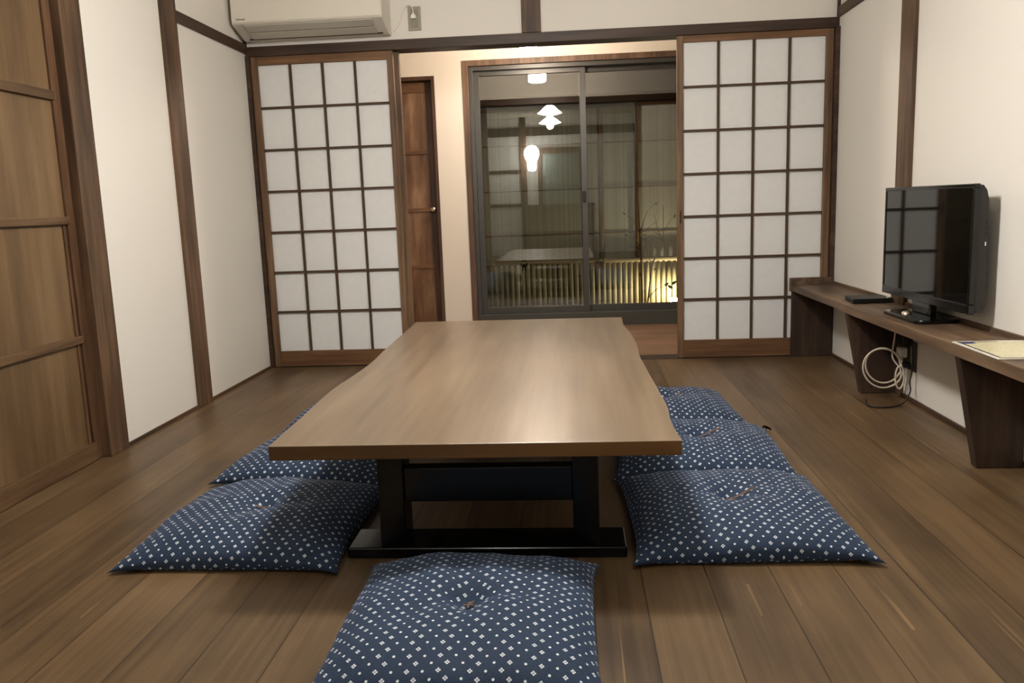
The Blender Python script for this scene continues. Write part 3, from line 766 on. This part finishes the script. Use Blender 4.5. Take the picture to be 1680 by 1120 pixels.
# ------------------------------------------------------------------ air conditioner
ac = thing('air_conditioner', (-1.35, D - .1, 1.82), 'white wall air conditioner above the left paper screen', 'air conditioner')
ax0, ax1 = -1.752, -.948
yF = D - .215
prof = [(D + .01, 1.832), (D - .055, 1.829), (yF - .003, 1.884), (yF - .006, 1.90), (yF - .004, 2.08), (yF + .03, 2.105), (D + .01, 2.11)]
build('housing', MB().prism(prof, 'x', ax0, ax1), ACW, ac, bevel=.004)
build('front_panel', MB().prism([(yF - .008, 1.887), (yF - .013, 1.895), (yF - .011, 2.075), (yF - .004, 2.08), (yF + .0, 1.887)], 'x', ax0 + .004, ax1 - .004), ACW, ac, bevel=.002)
def slope(t, off=0):   # point along the louver slope, t 0 front .. 1 back
    y0, z0, y1, z1 = yF - .003, 1.884, D - .055, 1.829
    ny, nz = -(z0 - z1), -(y1 - y0); L = math.hypot(ny, nz)
    return (y0 + (y1 - y0) * t + ny / L * off, z0 + (z1 - z0) * t + nz / L * off)
build('louver', MB().prism([slope(.05, .001), slope(.05, .006), slope(.42, .007), slope(.42, .001)], 'x', ax0 + .06, ax1 - .055), ACG, ac, bevel=.002)
build('louver', MB().prism([slope(.47, .001), slope(.47, .006), slope(.85, .006), slope(.85, .001)], 'x', ax0 + .06, ax1 - .055), ACG, ac, bevel=.002)
sl = MB()
sl.prism([slope(.42, .0005), slope(.42, .004), slope(.47, .004), slope(.47, .0005)], 'x', ax0 + .065, ax1 - .06)
sl.prism([slope(.86, .0005), slope(.86, .0045), slope(.91, .0045), slope(.91, .0005)], 'x', ax0 + .04, ax1 - .03)
build('air_slot', sl, DARKSLOT, ac)
cu = bpy.data.curves.new('lettering', 'FONT'); cu.body = 'Panasonic'; cu.size = .0125; cu.extrude = .0003
tmp = bpy.data.objects.new('lettering_source', cu); C.objects.link(tmp)
bpy.context.view_layer.update()
tme = bpy.data.meshes.new_from_object(tmp.evaluated_get(bpy.context.evaluated_depsgraph_get()))
bpy.data.objects.remove(tmp); tx = bpy.data.objects.new('lettering', tme); C.objects.link(tx); tx.parent = ac
tx.location = Vector((ax0 + .03, yF - .0155, 1.902)) - Vector(ac.location); tx.rotation_euler = (R_(90), 0, 0); tme.materials.clear(); tme.materials.append(DARKSLOT)
ao = thing('wall_outlet', (-.815, D, 1.91), 'grey wall outlet plate beside the air conditioner', 'outlet')
build('cover_plate', MB().box(-.852, -.782, D + .004, D + .0125, 1.853, 1.978), GREYPL, ao, bevel=.003)
build('socket', MB().box(-.838, -.796, D + .001, D + .006, 1.868, 1.962), plain('outlet_insert', srgb(132, 126, 114), .4), ao, bevel=.002)
pc = cord('power_cord', [(-.819, D - .012, 1.938), (-.821, D - .014, 1.962), (-.835, D - .014, 1.982), (-.86, D - .012, 1.975), (-.88, D - .01, 1.94), (-.895, D - .008, 1.90), (-.92, D - .008, 1.865), (-.945, D - .008, 1.85)], .0028, WHITEPL, ac)
build('plug', MB().prism([(-.835, 1.912), (-.803, 1.912), (-.806, 1.928), (-.816, 1.940), (-.822, 1.940), (-.831, 1.928)], 'y', D - .022, D + .0005), WHITEPL, pc, bevel=.004)

# ------------------------------------------------------------------ lamps
def light(name, kind, loc, energy, col, **kw):
    l = bpy.data.lights.new(name, kind); l.energy = energy; l.color = col
    for k, v in kw.items(): setattr(l, k, v)
    o = bpy.data.objects.new(name, l); C.objects.link(o); o.location = loc; return o
WARM = (1.0, .965, .91)
# two-tier pendant over the table (seen mirrored in the window)
px, py = -.197, 2.45
pn = thing('pendant_lamp', (px, py, 1.75), 'white two-tier pendant lamp mirrored in the left window pane', 'lamp')
build('cord', MB().tube([(px, py, HC), (px, py, 2.02)], .003, 8), WHITEPL, pn)
build('ceiling_cap', MB().lathe(px, py, [(.001, HC - .03), (.04, HC - .028), (.045, HC - .001)], 24), WHITEPL, pn, smooth=True)
SHADE = emitter('lit_shade', (1, .965, .915, 1), 142)
build('shade', MB().lathe(px, py, [(.02, 2.02), (.05, 2.00), (.10, 1.955), (.138, 1.925), (.06, 1.905)], 40), SHADE, pn, smooth=True)
build('shade', MB().lathe(px, py, [(.03, 1.885), (.06, 1.865), (.10, 1.835), (.126, 1.815), (.06, 1.800)], 40), SHADE, pn, smooth=True)
build('bulb', MB().lathe(px, py, [(.001, 1.745), (.025, 1.752), (.038, 1.775), (.036, 1.80), (.03, 1.90), (.02, 2.0)], 24), emitter('bulb_glow', (1, .965, .915, 1), 410), pn, smooth=True)
# corridor ceiling lamp
lx, ly = -.232, 5.36
cl = thing('ceiling_lamp', (lx, ly, 1.86), 'small white corridor ceiling lamp glowing above the window', 'lamp')
build('base', MB().lathe(lx, ly, [(.055, 2.1), (.055, 1.96)], 28), WHITEPL, cl, smooth=True)
build('shade', MB().lathe(lx, ly, [(.001, 1.862), (.06, 1.863), (.068, 1.867), (.071, 1.876), (.071, 1.95), (.066, 1.958), (.001, 1.96)], 32), emitter('corridor_glow', (1, .84, .68, 1), 190), cl, smooth=True)
# rear globe lamp (mirrored)
gx, gy = -.645, -2.78
gp = thing('globe_lamp', (gx, gy, 1.5), 'round white lamp mirrored in the left window pane, below the two-tier pendant', 'lamp')
build('cord', MB().tube([(gx, gy, HC), (gx, gy, 1.93)], .003, 8), WHITEPL, gp)
build('globe', MB().lathe(gx, gy, [(.02, 1.94), (.08, 1.92), (.125, 1.86), (.138, 1.79), (.118, 1.72), (.085, 1.66), (.078, 1.54), (.06, 1.50), (.001, 1.49)], 32), emitter('globe_glow', (1, .965, .91, 1), 40), gp, smooth=True)
# unseen ceiling panel and area light, added as soft fill for the room
kp = thing('fill_light_panel', (.35, .6, HC), 'square panel added overhead for the fill light, out of view', 'lamp')
build('panel', MB().box(.05, .65, .3, .9, HC - .05, HC - .002), plain('fill_panel_body', srgb(235, 232, 225), .5), kp)
light('fill_light', 'AREA', (.35, .6, HC - .06), 13, (1, .965, .91), size=.6)
# garden
s = light('garden_beam', 'POINT', (.89, 7.30, .09), 24, (1, .87, .60), shadow_soft_size=.03)

# room behind the viewer (only seen mirrored)
struct('trim_13', MB().box(XL, XR, YB - .01, YB + .02, 2.12, 2.27).box(XL, -.85, YB - .01, YB + .015, 1.47, 1.53).box(XL, -.85, YB - .01, YB + .015, .87, .93), BEAMX, 'dark beams on the wall behind the viewer', 'beam')
struct('trim_14', MB().box(-.86, -.75, YB - .01, YB + .03, 0, HC), POST, 'dark post on the wall behind the viewer', 'post')
d3 = thing('door_3', (-.12, YB, 0), 'pale framed doorway behind the viewer, mirrored in the glass', 'door', kind='structure')
build('door_frame', MB().box(-.55, -.48, YB, YB + .03, 0, 1.9).box(.2, .27, YB, YB + .03, 0, 1.9).box(-.48, .2, YB, YB + .03, 1.8, 1.9), CASING, d3)
build('door_leaf', MB().box(-.48, .2, YB, YB + .012, 0, 1.8), plain('blue_grey_door', srgb(120, 126, 118), .5), d3)

kc = thing('kitchen_counter', (-.1, -2.5, 0), 'brown kitchen counter behind the viewer, mirrored in the window', 'counter')
build('worktop', MB().box(-.78, .45, -2.98, -2.35, .86, .90), SHELF, kc, bevel=.004)
build('cabinet_body', MB().box(-.75, .42, -2.97, -2.38, 0.001, .86), DOORP, kc)
for i in range(3): build('cabinet_door', MB().box(-.74 + i * .385, -.37 + i * .385, -2.38, -2.36, .08, .84), DOORP, kc, bevel=.003)

# ------------------------------------------------------------------ world, camera, colour
w = bpy.data.worlds.new('night'); sc.world = w; w.use_nodes = True
w.node_tree.nodes['Background'].inputs[0].default_value = (.012, .014, .02, 1); w.node_tree.nodes['Background'].inputs[1].default_value = .5
cam = bpy.data.cameras.new('camera'); co = bpy.data.objects.new('camera', cam); C.objects.link(co)
cam.sensor_fit = 'HORIZONTAL'; cam.sensor_width = 36; cam.lens = 36 * 1356.72 / 1680; cam.clip_start = .05
r = Vector((.99704247, .06807913, -.03565874)); u = Vector((.02412077, .16333797, .98627526)); f = Vector((-.07296919, .98421844, -.16121277))
M = Matrix((r, u, -f)).transposed().to_4x4(); M.translation = (0, 0, .88801)
co.matrix_world = M
sc.camera = co
sc.view_settings.view_transform = 'Standard'; sc.view_settings.look = 'None'; sc.view_settings.exposure = 0; sc.view_settings.gamma = 1
sc.cycles.max_bounces = 10; sc.cycles.diffuse_bounces = 6; sc.cycles.transparent_max_bounces = 12
sc.cycles.sample_clamp_indirect = 6; sc.cycles.use_denoising = True
sc.cycles.caustics_reflective = False; sc.cycles.caustics_refractive = False
